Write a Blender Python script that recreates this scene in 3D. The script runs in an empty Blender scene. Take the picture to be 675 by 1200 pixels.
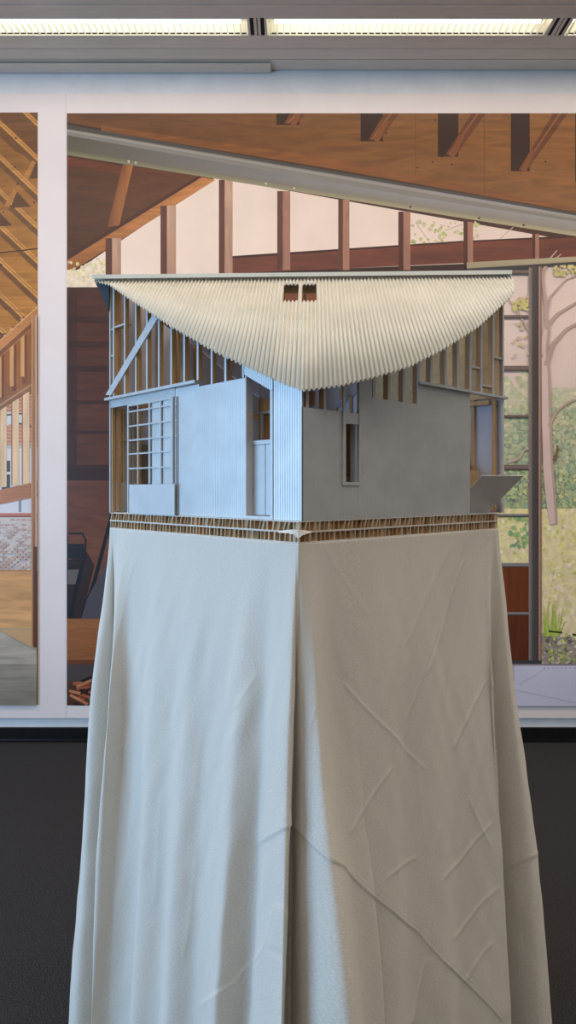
import bpy, math, random
import numpy as np
from mathutils import Vector
random.seed(7); RNG = np.random.default_rng(7)
scene = bpy.context.scene
COL = scene.collection

# ------------------------------------------------------------ camera, light, exposure
CAMZ = 1.4; FP = 800.0; CU = 337.5; CV = 575.0
cd = bpy.data.cameras.new('camera'); cam = bpy.data.objects.new('camera', cd); COL.objects.link(cam)
cam.location = (0, 0, CAMZ); cam.rotation_euler = (math.radians(90), 0, 0)
cd.sensor_fit = 'VERTICAL'; cd.sensor_height = 36; cd.sensor_width = 20.25; cd.lens = 36 * FP / 1200
cd.shift_y = (CV - 600) / 1200.0
cd.clip_start = 0.02; cd.clip_end = 60
scene.camera = cam

def lin(c):
    return tuple(((x / 255) / 12.92 if x / 255 <= .04045 else ((x / 255 + .055) / 1.055) ** 2.4) for x in c)

w = bpy.data.worlds.new('room_light'); scene.world = w; w.use_nodes = True
w.node_tree.nodes['Background'].inputs[0].default_value = (1.0, .95, .90, 1)
w.node_tree.nodes['Background'].inputs[1].default_value = 0.30

def area(name, loc, target, sx, sy, power, col, spread=180):
    l = bpy.data.lights.new(name, 'AREA'); l.shape = 'RECTANGLE'; l.size = sx; l.size_y = sy
    l.energy = power; l.color = col; l.spread = math.radians(spread)
    o = bpy.data.objects.new(name, l); COL.objects.link(o); o.location = loc
    d = Vector(target) - Vector(loc)
    o.rotation_euler = d.to_track_quat('-Z', 'Y').to_euler()
    return o
area('daylight_window', (-3.6, 0.25, 1.5), (0.0, 1.35, 1.2), 2.4, 2.2, 140, (.36, .64, 1.0))
# the rows of ceiling lights (the visible row, unseen ones assumed over the rest of the room, one added for the wall)
area('ceiling_row_light', (0, 3.462, 3.74), (0, 3.462, 0), 7.0, .11, 13, (1, .88, .74))
area('ceiling_row_light', (0.0, 2.2, 3.74), (0.0, 2.2, 0), 7.0, .14, 80, (1, .84, .70))  # unseen row, added to spread warm light more evenly over the back wall
area('ceiling_row_light', (0.6, 1.3, 3.74), (0.6, 1.3, 0), 6.0, .14, 42, (1, .92, .80))
area('ceiling_row_light', (1.0, -1.0, 3.74), (1.0, -1.0, 0), 6.0, .14, 70, (1, .92, .82))

scene.view_settings.view_transform = 'Standard'
try: scene.view_settings.look = 'None'
except Exception: pass
scene.view_settings.exposure = 0.0; scene.view_settings.gamma = 1.0
scene.view_settings.use_curve_mapping = False
scene.cycles.use_denoising = True
scene.cycles.max_bounces = 8

# ------------------------------------------------------------ materials
def newmat(name, col=(128, 128, 128), rough=.6, metal=0.0, spec=.5):
    m = bpy.data.materials.new(name); m.use_nodes = True
    b = m.node_tree.nodes['Principled BSDF']
    b.inputs['Base Color'].default_value = (*lin(col), 1)
    b.inputs['Roughness'].default_value = rough; b.inputs['Metallic'].default_value = metal
    b.inputs['Specular IOR Level'].default_value = spec
    return m
def N(m, t, **kw):
    n = m.node_tree.nodes.new(t)
    for k, v in kw.items(): setattr(n, k, v)
    return n
def L(m, a, b): m.node_tree.links.new(a, b)
def bsdf(m): return m.node_tree.nodes['Principled BSDF']
def coords(m, scale=(1, 1, 1), kind='Object', rot=(0, 0, 0)):
    tc = N(m, 'ShaderNodeTexCoord'); mp = N(m, 'ShaderNodeMapping')
    mp.inputs['Scale'].default_value = scale; mp.inputs['Rotation'].default_value = rot
    L(m, tc.outputs[kind], mp.inputs[0]); return mp.outputs[0]
def noise_mix(m, c1, c2, scale, vec=None, detail=4, lo=.3, hi=.7, rough=.6):
    n = N(m, 'ShaderNodeTexNoise'); n.inputs['Scale'].default_value = scale; n.inputs['Detail'].default_value = detail
    n.inputs['Roughness'].default_value = rough
    L(m, vec if vec is not None else coords(m), n.inputs['Vector'])
    r = N(m, 'ShaderNodeValToRGB'); r.color_ramp.elements[0].position = lo; r.color_ramp.elements[1].position = hi
    r.color_ramp.elements[0].color = (*lin(c1), 1); r.color_ramp.elements[1].color = (*lin(c2), 1)
    L(m, n.outputs['Fac'], r.inputs[0]); L(m, r.outputs[0], bsdf(m).inputs['Base Color']); return n, r
def bump(m, height, strength=.3, dist=.002, prev=None):
    b = N(m, 'ShaderNodeBump'); b.inputs['Strength'].default_value = strength; b.inputs['Distance'].default_value = dist
    L(m, height, b.inputs['Height'])
    if prev is not None: L(m, prev, b.inputs['Normal'])
    L(m, b.outputs[0], bsdf(m).inputs['Normal']); return b.outputs[0]

MT = {}
m = MT['wall'] = newmat('white_wall_paint', (222, 222, 222), .55); n, _ = noise_mix(m, (216, 216, 217), (226, 226, 226), 6); 
m = MT['panel'] = newmat('white_panel_paint', (228, 216, 212), .45); noise_mix(m, (226, 213, 209), (230, 218, 214), 3)
m = MT['black_gloss'] = newmat('black_baseboard', (16, 16, 17), .3); noise_mix(m, (12, 12, 13), (22, 22, 22), 30)
m = MT['carpet'] = newmat('dark_loop_carpet', (56, 56, 58), .95, spec=.1)
n, _ = noise_mix(m, (41, 40, 42), (68, 67, 68), 260, detail=3, lo=.35, hi=.72)
n2 = N(m, 'ShaderNodeTexVoronoi'); n2.inputs['Scale'].default_value = 220; L(m, coords(m), n2.inputs['Vector']); bump(m, n2.outputs[0], .9, .004)
m = MT['ceiling'] = newmat('grey_metal_ceiling', (180, 178, 172), .45, .1); noise_mix(m, (216, 202, 186), (226, 212, 197), 4, coords(m, (1, 8, 1)))
m = MT['gap'] = newmat('dark_gap', (35, 34, 32), .8); noise_mix(m, (30, 30, 28), (42, 40, 38), 12)
m = MT['louvre'] = newmat('louvre_metal', (225, 222, 205), .3, .3); noise_mix(m, (215, 212, 195), (230, 228, 212), 9)
m = MT['tube'] = newmat('fluorescent_tube', (255, 255, 255), .5)
bsdf(m).inputs['Emission Color'].default_value = (1, .94, .80, 1); bsdf(m).inputs['Emission Strength'].default_value = 2.2
m = MT['reflector'] = newmat('white_reflector', (240, 238, 228), .35); noise_mix(m, (236, 234, 222), (244, 242, 232), 5)
bsdf(m).inputs['Emission Color'].default_value = (1, .93, .78, 1); bsdf(m).inputs['Emission Strength'].default_value = 0.0

# silver grey model card with fine vertical ribs (UV in metres)
def card(name, c1, c2, rough, metal):
    m = newmat(name, c1, rough, metal)
    noise_mix(m, c1, c2, 14, coords(m, (1, 1, .35), 'UV'), detail=5, lo=.35, hi=.7)
    wv = N(m, 'ShaderNodeTexWave'); wv.bands_direction = 'X'; wv.inputs['Scale'].default_value = 52
    wv.inputs['Distortion'].default_value = .15; L(m, coords(m, (1, 1, 1), 'UV'), wv.inputs['Vector'])
    b = bump(m, wv.outputs['Fac'], .32, .0007)
    nn = N(m, 'ShaderNodeTexNoise'); nn.inputs['Scale'].default_value = 7; nn.inputs['Detail'].default_value = 3; L(m, coords(m, (1, 1, 1), 'UV'), nn.inputs['Vector'])
    bump(m, nn.outputs['Fac'], .12, .02, b)
    return m
MT['card'] = card('silver_ribbed_card', (176, 178, 178), (188, 190, 190), .42, .35)
m = MT['plain_card'] = newmat('pale_grey_card', (188, 192, 194), .5, .12); noise_mix(m, (182, 186, 188), (194, 197, 199), 25)
m = MT['face'] = newmat('silver_painted_edge', (182, 186, 188), .4, .2); noise_mix(m, (174, 178, 180), (190, 193, 194), 40)
m = MT['flap'] = newmat('dull_grey_card', (196, 192, 188), .5, .05); noise_mix(m, (186, 182, 178), (204, 201, 197), 18, coords(m, (1, 1, 1)))
m = MT['lavender'] = newmat('lavender_grey_board', (206, 206, 222), .7); noise_mix(m, (200, 200, 218), (212, 212, 226), 9)
def wood(name, c1, c2, sc=(30, 30, 3), rough=.6):
    m = newmat(name, c1, rough); n, _ = noise_mix(m, c1, c2, 1.0, coords(m, sc), detail=6, lo=.32, hi=.68)
    bump(m, n.outputs['Fac'], .1, .001); return m
MT['wood'] = wood('pine_strip', (188, 146, 98), (212, 176, 128), (160, 160, 12))
MT['wood_dark'] = wood('brown_ply', (150, 104, 66), (176, 128, 84), (20, 90, 20))
MT['ply'] = wood('plywood_sheet', (196, 160, 112), (214, 180, 134), (60, 12, 60))
m = MT['roof'] = newmat('cream_corrugated_sheet', (186, 182, 168), .5, .05); noise_mix(m, (179, 175, 162), (193, 189, 176), 9, coords(m))
m = MT['cap'] = newmat('pale_cap_metal', (228, 222, 204), .4, .05); noise_mix(m, (222, 217, 200), (233, 228, 211), 15)
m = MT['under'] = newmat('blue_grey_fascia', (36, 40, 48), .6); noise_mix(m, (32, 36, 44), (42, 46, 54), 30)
m = MT['paper'] = newmat('white_facing_paper', (222, 218, 208), .7); noise_mix(m, (212, 207, 196), (230, 227, 220), 60)
m = MT['kraft'] = newmat('kraft_paper_core', (172, 140, 104), .85); noise_mix(m, (118, 84, 54), (190, 160, 122), 26, coords(m, (1, 1, .15)), lo=.3, hi=.65)
for nm, c1, c2 in (('kraft_pale', (168, 146, 116), (194, 174, 144)), ('kraft_dark', (104, 74, 48), (136, 100, 68)), ('kraft_red', (150, 98, 56), (176, 122, 78))):
    m = MT[nm] = newmat(nm, c1, .85); noise_mix(m, c1, c2, 40, coords(m, (1, 1, .3)))
m = MT['taupe'] = newmat('taupe_board', (128, 112, 102), .7); noise_mix(m, (120, 105, 96), (136, 120, 110), 20)
# linen
m = MT['linen'] = newmat('natural_linen', (208, 200, 187), .9, spec=.15)
bsdf(m).inputs['Sheen Weight'].default_value = .15
tc = coords(m, (1, 1, 1), 'UV')
n1 = N(m, 'ShaderNodeTexNoise'); n1.inputs['Scale'].default_value = 1; n1.inputs['Detail'].default_value = 5
mp = coords(m, (260, 900, 1), 'UV', (0, 0, .6)); L(m, mp, n1.inputs['Vector'])
r = N(m, 'ShaderNodeValToRGB'); r.color_ramp.elements[0].position = .3; r.color_ramp.elements[1].position = .72
r.color_ramp.elements[0].color = (*lin((192, 185, 173)), 1); r.color_ramp.elements[1].color = (*lin((224, 219, 210)), 1)
L(m, n1.outputs['Fac'], r.inputs[0]); L(m, r.outputs[0], bsdf(m).inputs['Base Color'])
b0 = bump(m, n1.outputs['Fac'], .5, .0006)
n2 = N(m, 'ShaderNodeTexNoise'); n2.inputs['Scale'].default_value = 45; n2.inputs['Detail'].default_value = 6; L(m, tc, n2.inputs['Vector'])
b1 = bump(m, n2.outputs['Fac'], .12, .003, b0)

# ------------------------------------------------------------ mesh helpers
class MB:
    def __init__(s): s.v = []; s.f = []; s.m = []; s.uv = []; s.mats = []
    def mat(s, name):
        if name not in s.mats: s.mats.append(name)
        return s.mats.index(name)
    def face(s, pts, mat, uv=None):
        i = len(s.v); s.v += [tuple(p) for p in pts]; s.f.append(tuple(range(i, i + len(pts)))); s.m.append(s.mat(mat))
        s.uv.append(uv if uv else [(0, 0)] * len(pts))
    def prism(s, a, b, mat, mat_front=None, uv=None):
        """a: front loop, b: back loop (same count)"""
        n = len(a); i = len(s.v); s.v += [tuple(p) for p in a] + [tuple(p) for p in b]
        k = s.mat(mat); kf = s.mat(mat_front or mat)
        s.f.append(tuple(range(i, i + n))); s.m.append(kf); s.uv.append(uv if uv else [(0, 0)] * n)
        s.f.append(tuple(range(i + 2 * n - 1, i + n - 1, -1))); s.m.append(k); s.uv.append(uv[::-1] if uv else [(0, 0)] * n)
        for j in range(n):
            q = (j + 1) % n
            s.f.append((i + j, i + n + j, i + n + q, i + q)); s.m.append(k); s.uv.append([(0, 0)] * 4)
    def box(s, x0, x1, y0, y1, z0, z1, mat):
        s.prism([(x0, y0, z0), (x1, y0, z0), (x1, y0, z1), (x0, y0, z1)], [(x0, y1, z0), (x1, y1, z0), (x1, y1, z1), (x0, y1, z1)], mat)
    def build(s, name, parent=None, smooth=False, fix=True, **kw):
        off = Vector(parent['_wl']) if parent is not None else Vector(kw.get('origin', (0, 0, 0)))
        me = bpy.data.meshes.new(name)
        me.from_pydata([(p[0] - off.x, p[1] - off.y, p[2] - off.z) for p in s.v], [], s.f)
        for mn in s.mats: me.materials.append(MT[mn])
        me.polygons.foreach_set('material_index', s.m)
        uvl = me.uv_layers.new(name='UVMap'); flat = [c for fu in s.uv for p in fu for c in p]; uvl.data.foreach_set('uv', flat)
        if fix:
            import bmesh
            bm = bmesh.new(); bm.from_mesh(me); bmesh.ops.recalc_face_normals(bm, faces=bm.faces); bm.to_mesh(me); bm.free()
        if smooth: me.polygons.foreach_set('use_smooth', [True] * len(me.polygons))
        me.update()
        o = bpy.data.objects.new(name, me); COL.objects.link(o)
        if parent is not None: o.parent = parent; o.matrix_parent_inverse.identity(); o['_wl'] = list(off)
        else: o.location = off; o['_wl'] = list(off)
        return o
def empty(name, loc, label, cat, group=None):
    o = bpy.data.objects.new(name, None); COL.objects.link(o); o.location = loc; o['_wl'] = list(loc)
    o['label'] = label; o['category'] = cat
    if group: o['group'] = group
    return o
def tag(o, label=None, cat=None, group=None, kind=None):
    if label: o['label'] = label
    if cat: o['category'] = cat
    if group: o['group'] = group
    if kind: o['kind'] = kind
    return o

# ------------------------------------------------------------ the room
WY = 3.823; CZ = 3.751
def wx(u, y=WY): return (u - CU) / FP * y
def wz(v, y=WY): return CAMZ - (v - CV) / FP * y
b = MB(); b.box(-6, 6, -4, WY + .1, -.1, 0, 'carpet'); tag(b.build('floor'), kind='structure')
b = MB(); b.box(-6, 6, WY, WY + .1, 0, CZ + .1, 'wall'); tag(b.build('wall_back'), kind='structure')
b = MB(); b.box(-6, 6, WY - .018, WY - .0005, .001, .078, 'black_gloss'); b.box(-6, 6, WY - .03, WY - .018, .001, .012, 'black_gloss')
tag(b.build('baseboard_back'), kind='structure')
# ceiling: long metal boards with dark reveals; the light row sits in its own slot
b = MB()
edges = [(-4, -3.0), (-2.99, -2.0), (-1.99, -1.07), (-.93, .2), (.21, 1.23), (1.37, 2.2), (2.21, 2.75), (2.76, 3.0), (3.01, 3.298), (3.304, 3.394), (3.530, 3.628), (3.634, 3.718), (3.726, 3.812)]
for i, (a, c) in enumerate(edges):
    if a == -.93: a = -.93
    b.box(-6, 6, a, c, CZ, CZ + .02, 'ceiling')
b.box(-6, 6, -4, 3.390, CZ + .021, CZ + .04, 'gap'); b.box(-6, 6, 3.534, WY, CZ + .021, CZ + .04, 'gap')
tag(b.build('ceiling'), kind='structure')
b = MB(); xr = wx(317, 3.75)
b.box(-6, xr, 3.742, 3.812, CZ - .017, CZ - .006, 'ceiling'); b.box(-6, xr - .004, 3.75, 3.80, CZ - .006, CZ, 'gap')
tag(b.build('trim_1'), kind='structure')

def luminaire(x0, x1, where):
    y0, y1 = 3.397, 3.527
    t = empty('ceiling_light', ((x0 + x1) / 2, (y0 + y1) / 2, CZ), 'recessed fluorescent ceiling strip light with metal louvre, ' + where, 'ceiling light', 'louvred strip lights in the ceiling row')
    h = MB()   # trough: sides, top, ends
    h.box(x0, x1, y0 - .002, y0, CZ, CZ + .075, 'reflector'); h.box(x0, x1, y1, y1 + .002, CZ, CZ + .075, 'reflector')
    h.box(x0, x1, y0 - .002, y1 + .002, CZ + .075, CZ + .08, 'reflector')
    h.box(x0, x0 + .012, y0, y1, CZ, CZ + .075, 'ceiling'); h.box(x1 - .012, x1, y0, y1, CZ, CZ + .075, 'ceiling')
    h.build('housing', t)
    tb = MB(); R_ = .012; ns = 12
    for yy in (3.437, 3.487):
        for k in range(ns):
            a0, a1 = 2 * math.pi * k / ns, 2 * math.pi * (k + 1) / ns
            p = lambda x, a: (x, yy + R_ * math.cos(a), CZ + .05 + R_ * math.sin(a))
            tb.face([p(x0 + .05, a0), p(x1 - .05, a0), p(x1 - .05, a1), p(x0 + .05, a1)], 'tube')
    tb.build('fluorescent_tube', t, smooth=True)
    lv = MB()
    lv.box(x0 + .012, x1 - .012, y0, y0 + .004, CZ - .002, CZ + .016, 'louvre'); lv.box(x0 + .012, x1 - .012, y1 - .006, y1, CZ - .003, CZ + .003, 'louvre')
    x = x0 + .03
    while x < x1 - .02:
        lv.prism([(x, y0 + .004, CZ), (x + .0015, y0 + .004, CZ), (x + .0015, y0 + .004, CZ + .016), (x, y0 + .004, CZ + .016)],
                 [(x, y1 - .001, CZ), (x + .0015, y1 - .001, CZ), (x + .0015, y1 - .001, CZ + .016), (x, y1 - .001, CZ + .016)], 'louvre')
        x += .0335
    lv.build('louvre', t)
    d = MB()  # slotted dark lip along the wall side
    x = x0 + .035
    while x < x1 - .03:
        d.box(x, x + .024, y1 - .0075, y1 - .0045, CZ + .004, CZ + .0105, 'gap'); x += .0335
    d.build('slot_strip', t)
    return t
px = lambda u: wx(u, 3.46)
luminaire(px(309) - .09 - 1.42 + .02, px(293), 'the leftmost, cut off by the left edge')
luminaire(px(310), px(647), 'the long complete one in the middle')
luminaire(px(664), px(664) + 1.46, 'the stub at the right edge')
b = MB()
for u0, u1 in ((293, 310), (647, 664)):
    b.box(px(u0), px(u1), 3.394, 3.530, CZ + .006, CZ + .02, 'gap')
    b.box(px(u0) + .02, px(u0) + .034, 3.397, 3.527, CZ - .001, CZ + .006, 'ceiling'); b.box(px(u1) - .034, px(u1) - .02, 3.397, 3.527, CZ - .001, CZ + .006, 'ceiling')
tag(b.build('trim_2'), kind='structure')

# display board standing off the wall
PT = .022; PF = WY - PT
b = MB(); b.box(-6, wx(78.5), PF, WY - .001, wz(840), wz(112), 'panel'); b.box(wx(78.5) + .0012, 6, PF, WY - .001, wz(840), wz(112), 'panel')
pn = tag(b.build('display_panel'), 'long white display board on the back wall carrying both large photographs', 'display board')

# ------------------------------------------------------------ printed photographs (flat prints)
GAIN = (.95, .90, .84); GEXP = 1.22
def pmat(name, kind):
    m = bpy.data.materials.new(name); m.use_nodes = True; bs = bsdf(m); bs.inputs['Roughness'].default_value = .42; bs.inputs['Specular IOR Level'].default_value = .35
    at = N(m, 'ShaderNodeVertexColor'); at.layer_name = 'ink'
    n = N(m, 'ShaderNodeTexNoise'); n.inputs['Detail'].default_value = 6
    sc = {'plain': (3, 3, 3), 'wood': (2.2, 2, 14), 'leaf': (30, 30, 30), 'wood_v': (14, 2, 2)}[kind]; amp = {'plain': .05, 'wood': .22, 'leaf': .15, 'wood_v': .2}[kind]
    L(m, coords(m, sc), n.inputs['Vector']); n.inputs['Scale'].default_value = 1.6 if kind != 'leaf' else 1
    if 'wood' in kind: n.inputs['Distortion'].default_value = 1.2
    mr = N(m, 'ShaderNodeMapRange'); mr.inputs[1].default_value = .3; mr.inputs[2].default_value = .7; mr.inputs[3].default_value = 1 - amp; mr.inputs[4].default_value = 1 + amp
    L(m, n.outputs['Fac'], mr.inputs[0])
    mx = N(m, 'ShaderNodeVectorMath', operation='SCALE'); L(m, at.outputs['Color'], mx.inputs[0]); L(m, mr.outputs[0], mx.inputs['Scale'])
    L(m, mx.outputs[0], bs.inputs['Base Color']); return m
for k in ('plain', 'wood', 'leaf', 'wood_v'): MT['ink_' + k] = pmat('print_ink_' + k, k)

class Print:
    def __init__(s, u0, u1, v0, v1): s.clip = (u0, u1, v0, v1); s.p = []; s.small = set()
    def poly(s, pts, c, k='plain', c2=None):
        """pts in print units; c colour (or list of colours per vertex)"""
        cols = c if isinstance(c, list) else [c] * len(pts)
        pp = [(u, v, *cc) for (u, v), cc in zip(pts, cols)]
        u0, u1, v0, v1 = s.clip
        for ax, lim, sg in ((0, u0, 1), (0, u1, -1), (1, v0, 1), (1, v1, -1)):
            out = []
            for i in range(len(pp)):
                a, q = pp[i], pp[(i + 1) % len(pp)]
                ia, iq = (a[ax] - lim) * sg >= 0, (q[ax] - lim) * sg >= 0
                if ia: out.append(a)
                if ia != iq:
                    t = (lim - a[ax]) / (q[ax] - a[ax]); out.append(tuple(a[j] + (q[j] - a[j]) * t for j in range(5)))
            pp = out
            if len(pp) < 3: return
        s.p.append((pp, k))
    def rect(s, u0, v0, u1, v1, c, k='plain'): 
        cc = c if isinstance(c, list) else [c] * 4
        s.poly([(u0, v0), (u1, v0), (u1, v1), (u0, v1)], cc, k)
    def line(s, a, q, wd, c, k='plain', w2=None):
        dx, dy = q[0] - a[0], q[1] - a[1]; l = math.hypot(dx, dy) or 1; nx, ny = -dy / l / 2, dx / l / 2; w2 = wd if w2 is None else w2
        s.poly([(a[0] + nx * wd, a[1] + ny * wd), (q[0] + nx * w2, q[1] + ny * w2), (q[0] - nx * w2, q[1] - ny * w2), (a[0] - nx * wd, a[1] - ny * wd)], c, k)
    def blob(s, u, v, r, c, k='leaf', n=7, asp=1.0):
        ph = random.random() * 6; s.small.add(len(s.p))
        s.poly([(u + r * asp * random.uniform(.6, 1.15) * math.cos(ph + 2 * math.pi * i / n), v + r * random.uniform(.6, 1.15) * math.sin(ph + 2 * math.pi * i / n)) for i in range(n)], c, k)
    def cloud(s, u0, u1, v0, v1, n, r, cols, k='leaf', asp=1.0, dens=None):
        for _ in range(n):
            u, v = random.uniform(u0, u1), random.uniform(v0, v1)
            if dens and not dens(u, v): continue
            c = random.choice(cols); j = random.uniform(-8, 8); s.blob(u, v, random.uniform(*r), tuple(x + j for x in c), k, asp=asp)
    def build(s, name, label):
        y = PF - .0012; mb = MB(); inks = []
        u0, u1, v0, v1 = s.clip
        # base sheet
        mb.box(wx(u0), wx(u1), y, PF - .0001, wz(v1), wz(v0), 'panel'); inks += [(.75, .72, .70)] * 24
        yy = y - .00003
        for i, (pp, k) in enumerate(s.p):
            yy -= .000001 if i in s.small else .000012
            mb.face([(wx(q[0]), yy, wz(q[1])) for q in pp], 'ink_' + k)
            inks += [tuple(g * x ** GEXP for g, x in zip(GAIN, lin([max(0, min(255, t)) for t in q[2:5]]))) for q in pp]
        o = mb.build(name, fix=False)
        ca = o.data.color_attributes.new('ink', 'FLOAT_COLOR', 'CORNER')
        ca.data.foreach_set('color', [c for q in inks for c in (*q, 1)])
        tag(o, label, 'photograph'); return o

# ---- right print
P = Print(80, 1010, 135.5, 825)
def ln(x, x0, y0, x1, y1): return y0 + (y1 - y0) * (x - x0) / (x1 - x0)
P.rect(80, 130, 1010, 825, (92, 60, 46), 'wood')
SKY = (244, 228, 218)
P.poly([(80, 318), (250, 210), (1010, 345), (1010, 520), (600, 520), (80, 420)], [SKY, SKY, (238, 220, 214), (236, 218, 212), (236, 218, 212), SKY])
# tree scribbles in the clerestory
for _ in range(60): P.blob(random.uniform(480, 560), random.uniform(262, 290), random.uniform(1, 3.5), random.choice([(205, 205, 150), (215, 205, 180), (190, 195, 140)]))
for _ in range(45): P.blob(random.uniform(82, 126), random.uniform(303, 336), random.uniform(1, 3), random.choice([(225, 222, 165), (232, 225, 195), (222, 212, 190)]))
for a, q in (((486, 262), (505, 290)), ((520, 272), (548, 262)), ((575, 290), (600, 268)), ((84, 334), (110, 306)), ((100, 336), (122, 315))): P.line(a, q, 1, (205, 190, 178))
# dark ply underside of roof, left
P.poly([(80, 180), (252, 211), (80, 326)], [(104, 68, 46), (124, 80, 54), (88, 56, 42)], 'wood')
P.poly([(80, 178), (230, 196), (230, 204), (80, 192)], (96, 62, 46))
P.poly([(80, 186), (190, 205), (150, 208), (80, 196)], (120, 72, 50), 'wood')
# rafters
P.poly([(80, 307), (237, 210), (253, 213), (80, 323)], [(178, 122, 74), (196, 138, 86), (206, 150, 98), (160, 106, 66)], 'wood')
P.poly([(80, 306), (238, 209), (234, 208), (80, 301)], (88, 52, 40))
P.poly([(127, 268), (145, 195), (157, 196), (141, 266)], [(140, 92, 60), (150, 100, 66), (186, 128, 80), (170, 116, 74)], 'wood_v')
# red brown lower beam and pale sill
P.poly([(268, 303), (541, 285), (675, 278), (1010, 262), (1010, 296), (675, 304), (385, 317), (268, 322)], [(128, 80, 68), (136, 80, 62), (126, 72, 56), (118, 68, 54), (118, 68, 54), (132, 76, 60), (134, 82, 68), (128, 80, 68)], 'wood')
P.poly([(268, 302), (541, 284), (1010, 262), (1010, 264), (541, 286), (268, 305)], (82, 46, 38))
P.poly([(268, 322), (385, 317), (560, 310), (560, 345), (268, 345)], (70, 46, 38), 'wood')
P.rect(80, 338, 130, 345, (80, 52, 42)); P.poly([(80, 318), (126, 318), (126, 338), (80, 338)], (240, 226, 206), 'leaf')
for _ in range(40): P.blob(random.uniform(82, 124), random.uniform(308, 336), random.uniform(1, 2.6), random.choice([(222, 218, 160), (232, 222, 190), (226, 214, 190)]))
# vertical studs
for x0, x1, t in ((125, 143, 281), (189, 207, 243), (257, 273, 213), (325, 340, 226), (396, 409, 236), (466, 480, 250), (542, 553, 262), (622, 630, 276), (700, 712, 290), (778, 790, 300)):
    t2 = 338 if x0 < 300 else 318 if x0 < 500 else 312 if x0 < 600 else 306
    P.rect(x0, t, x0 + (x1 - x0) * .42, t2, (116, 76, 66) if x0 < 400 else (100, 58, 48), 'wood_v'); P.rect(x0 + (x1 - x0) * .42, t, x1, t2, [(206, 174, 154), (198, 166, 146), (188, 152, 132), (190, 156, 138)] if x0 < 300 else [(178, 136, 120)] * 4, 'wood_v')
# steel beam
P.poly([(80, 149), (675, 253), (1010, 312), (1010, 342), (675, 279), (80, 184)], [(108, 104, 96), (176, 178, 186), (188, 188, 196), (178, 176, 170), (160, 152, 134), (118, 110, 96)])
P.poly([(80, 149), (675, 251), (1010, 309), (1010, 313), (675, 255), (80, 153)], (96, 92, 90))
P.poly([(80, 154), (675, 257), (675, 259), (80, 158)], (170, 166, 158))
P.poly([(80, 178), (675, 274), (1010, 334), (1010, 342), (675, 279), (80, 184)], [(120, 118, 96), (176, 170, 148), (170, 160, 140), (170, 160, 140), (196, 188, 160), (150, 146, 122)])
P.poly([(80, 161), (480, 232), (675, 262), (675, 259), (80, 157)], (150, 148, 144))
for u in (152, 160, 312, 345, 480, 612, 560): P.blob(u, ln(u, 80, 181, 675, 277) - 1, 1.6, (210, 208, 205) if u < 400 else (60, 55, 50), 'plain')
# plywood beam
P.poly([(80, 135), (1010, 135), (1010, 300), (675, 251), (80, 148)], [(120, 82, 52), (178, 130, 82), (170, 124, 78), (176, 126, 78), (126, 86, 54)], 'wood')
P.poly([(80, 146), (675, 249), (675, 252), (80, 149)], (90, 66, 50))
P.poly([(120, 150), (400, 190), (675, 246), (675, 251), (400, 202), (120, 156)], (150, 102, 62), 'wood')
for (x0, x1, y1) in ((324, 351, 149), (422, 448, 168), (512, 536, 186), (597, 619, 203), (672, 694, 216), (745, 768, 232), (820, 845, 246)):
    P.rect(x0, 133, x1, y1, (72, 46, 36)); d = (y1 - 135)
    P.poly([(x0 + 9, y1 - 2), (x0 + 9 + d * .62, 133), (x0 + 26 + d * .62, 133), (x1 - 4, y1)], (128, 82, 56), 'wood'); P.line((x0 + 13, y1 - 2), (x0 + 17 + d * .62, 133), 2, (160, 112, 80)); P.line((x1 - 8, y1), (x1 + 4, y1 - 24), 6, (150, 100, 68))
for _ in range(9): P.blob(random.uniform(430, 670), random.uniform(138, 200), 1.3, (80, 55, 42), 'plain')
P.line((486, 137), (486, 210), .8, (130, 90, 58)); P.line((566, 137), (566, 228), .8, (132, 92, 60))
# behind/below left: dark brown wall
P.poly([(80, 339), (590, 345), (590, 760), (80, 760)], [(94, 58, 46), (92, 60, 48), (110, 74, 54), (116, 76, 56)], 'wood')
P.rect(300, 326, 420, 341.5, (150, 116, 98), 'wood'); P.rect(300, 341.5, 420, 343.5, (80, 46, 34)); P.rect(300, 343.5, 420, 372, (138, 86, 60), 'wood')
P.rect(80, 339, 92, 565, (84, 54, 45), 'wood_v'); P.rect(80, 545, 130, 566, (70, 44, 38), 'wood')
for v in (372, 401, 430, 470, 505): P.rect(80, v, 130, v + random.uniform(3, 8), (78, 49, 40), 'wood')
P.poly([(80, 563), (150, 563), (150, 728), (80, 728)], [(118, 76, 60), (110, 70, 56), (134, 92, 66), (128, 84, 62)], 'wood')
P.poly([(80, 660), (100, 640), (112, 662), (96, 728), (80, 728)], (66, 46, 40))
for a, q, wd in (((82, 625), (98, 625), 2), ((98, 624), (102, 634), 2), ((102, 632), (101, 658), 2.2), ((82, 656), (101, 657), 1.5), ((80, 626), (81, 720), 3), ((99, 657), (84, 722), 4), ((92, 668), (86, 722), 3), ((82, 666), (98, 660), 2)): P.line(a, q, wd, (34, 29, 30))
P.rect(81, 637, 100, 654, (44, 37, 37)); P.poly([(81, 667), (94, 667), (90, 684), (81, 684)], (120, 112, 112))
P.poly([(131, 600), (134, 605), (112, 690), (98, 722), (96, 720), (110, 680)], (38, 34, 38)); P.poly([(128, 655), (136, 640), (136, 726), (96, 726), (104, 700)], (96, 92, 100))
P.rect(80, 724, 300, 777, [(166, 114, 72), (160, 110, 70), (150, 102, 64), (158, 108, 68)], 'wood'); P.rect(80, 772, 300, 777, (120, 80, 52)); P.rect(80, 777, 300, 797, (94, 84, 84)); P.rect(80, 797, 300, 825, (100, 68, 54), 'wood')
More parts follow.
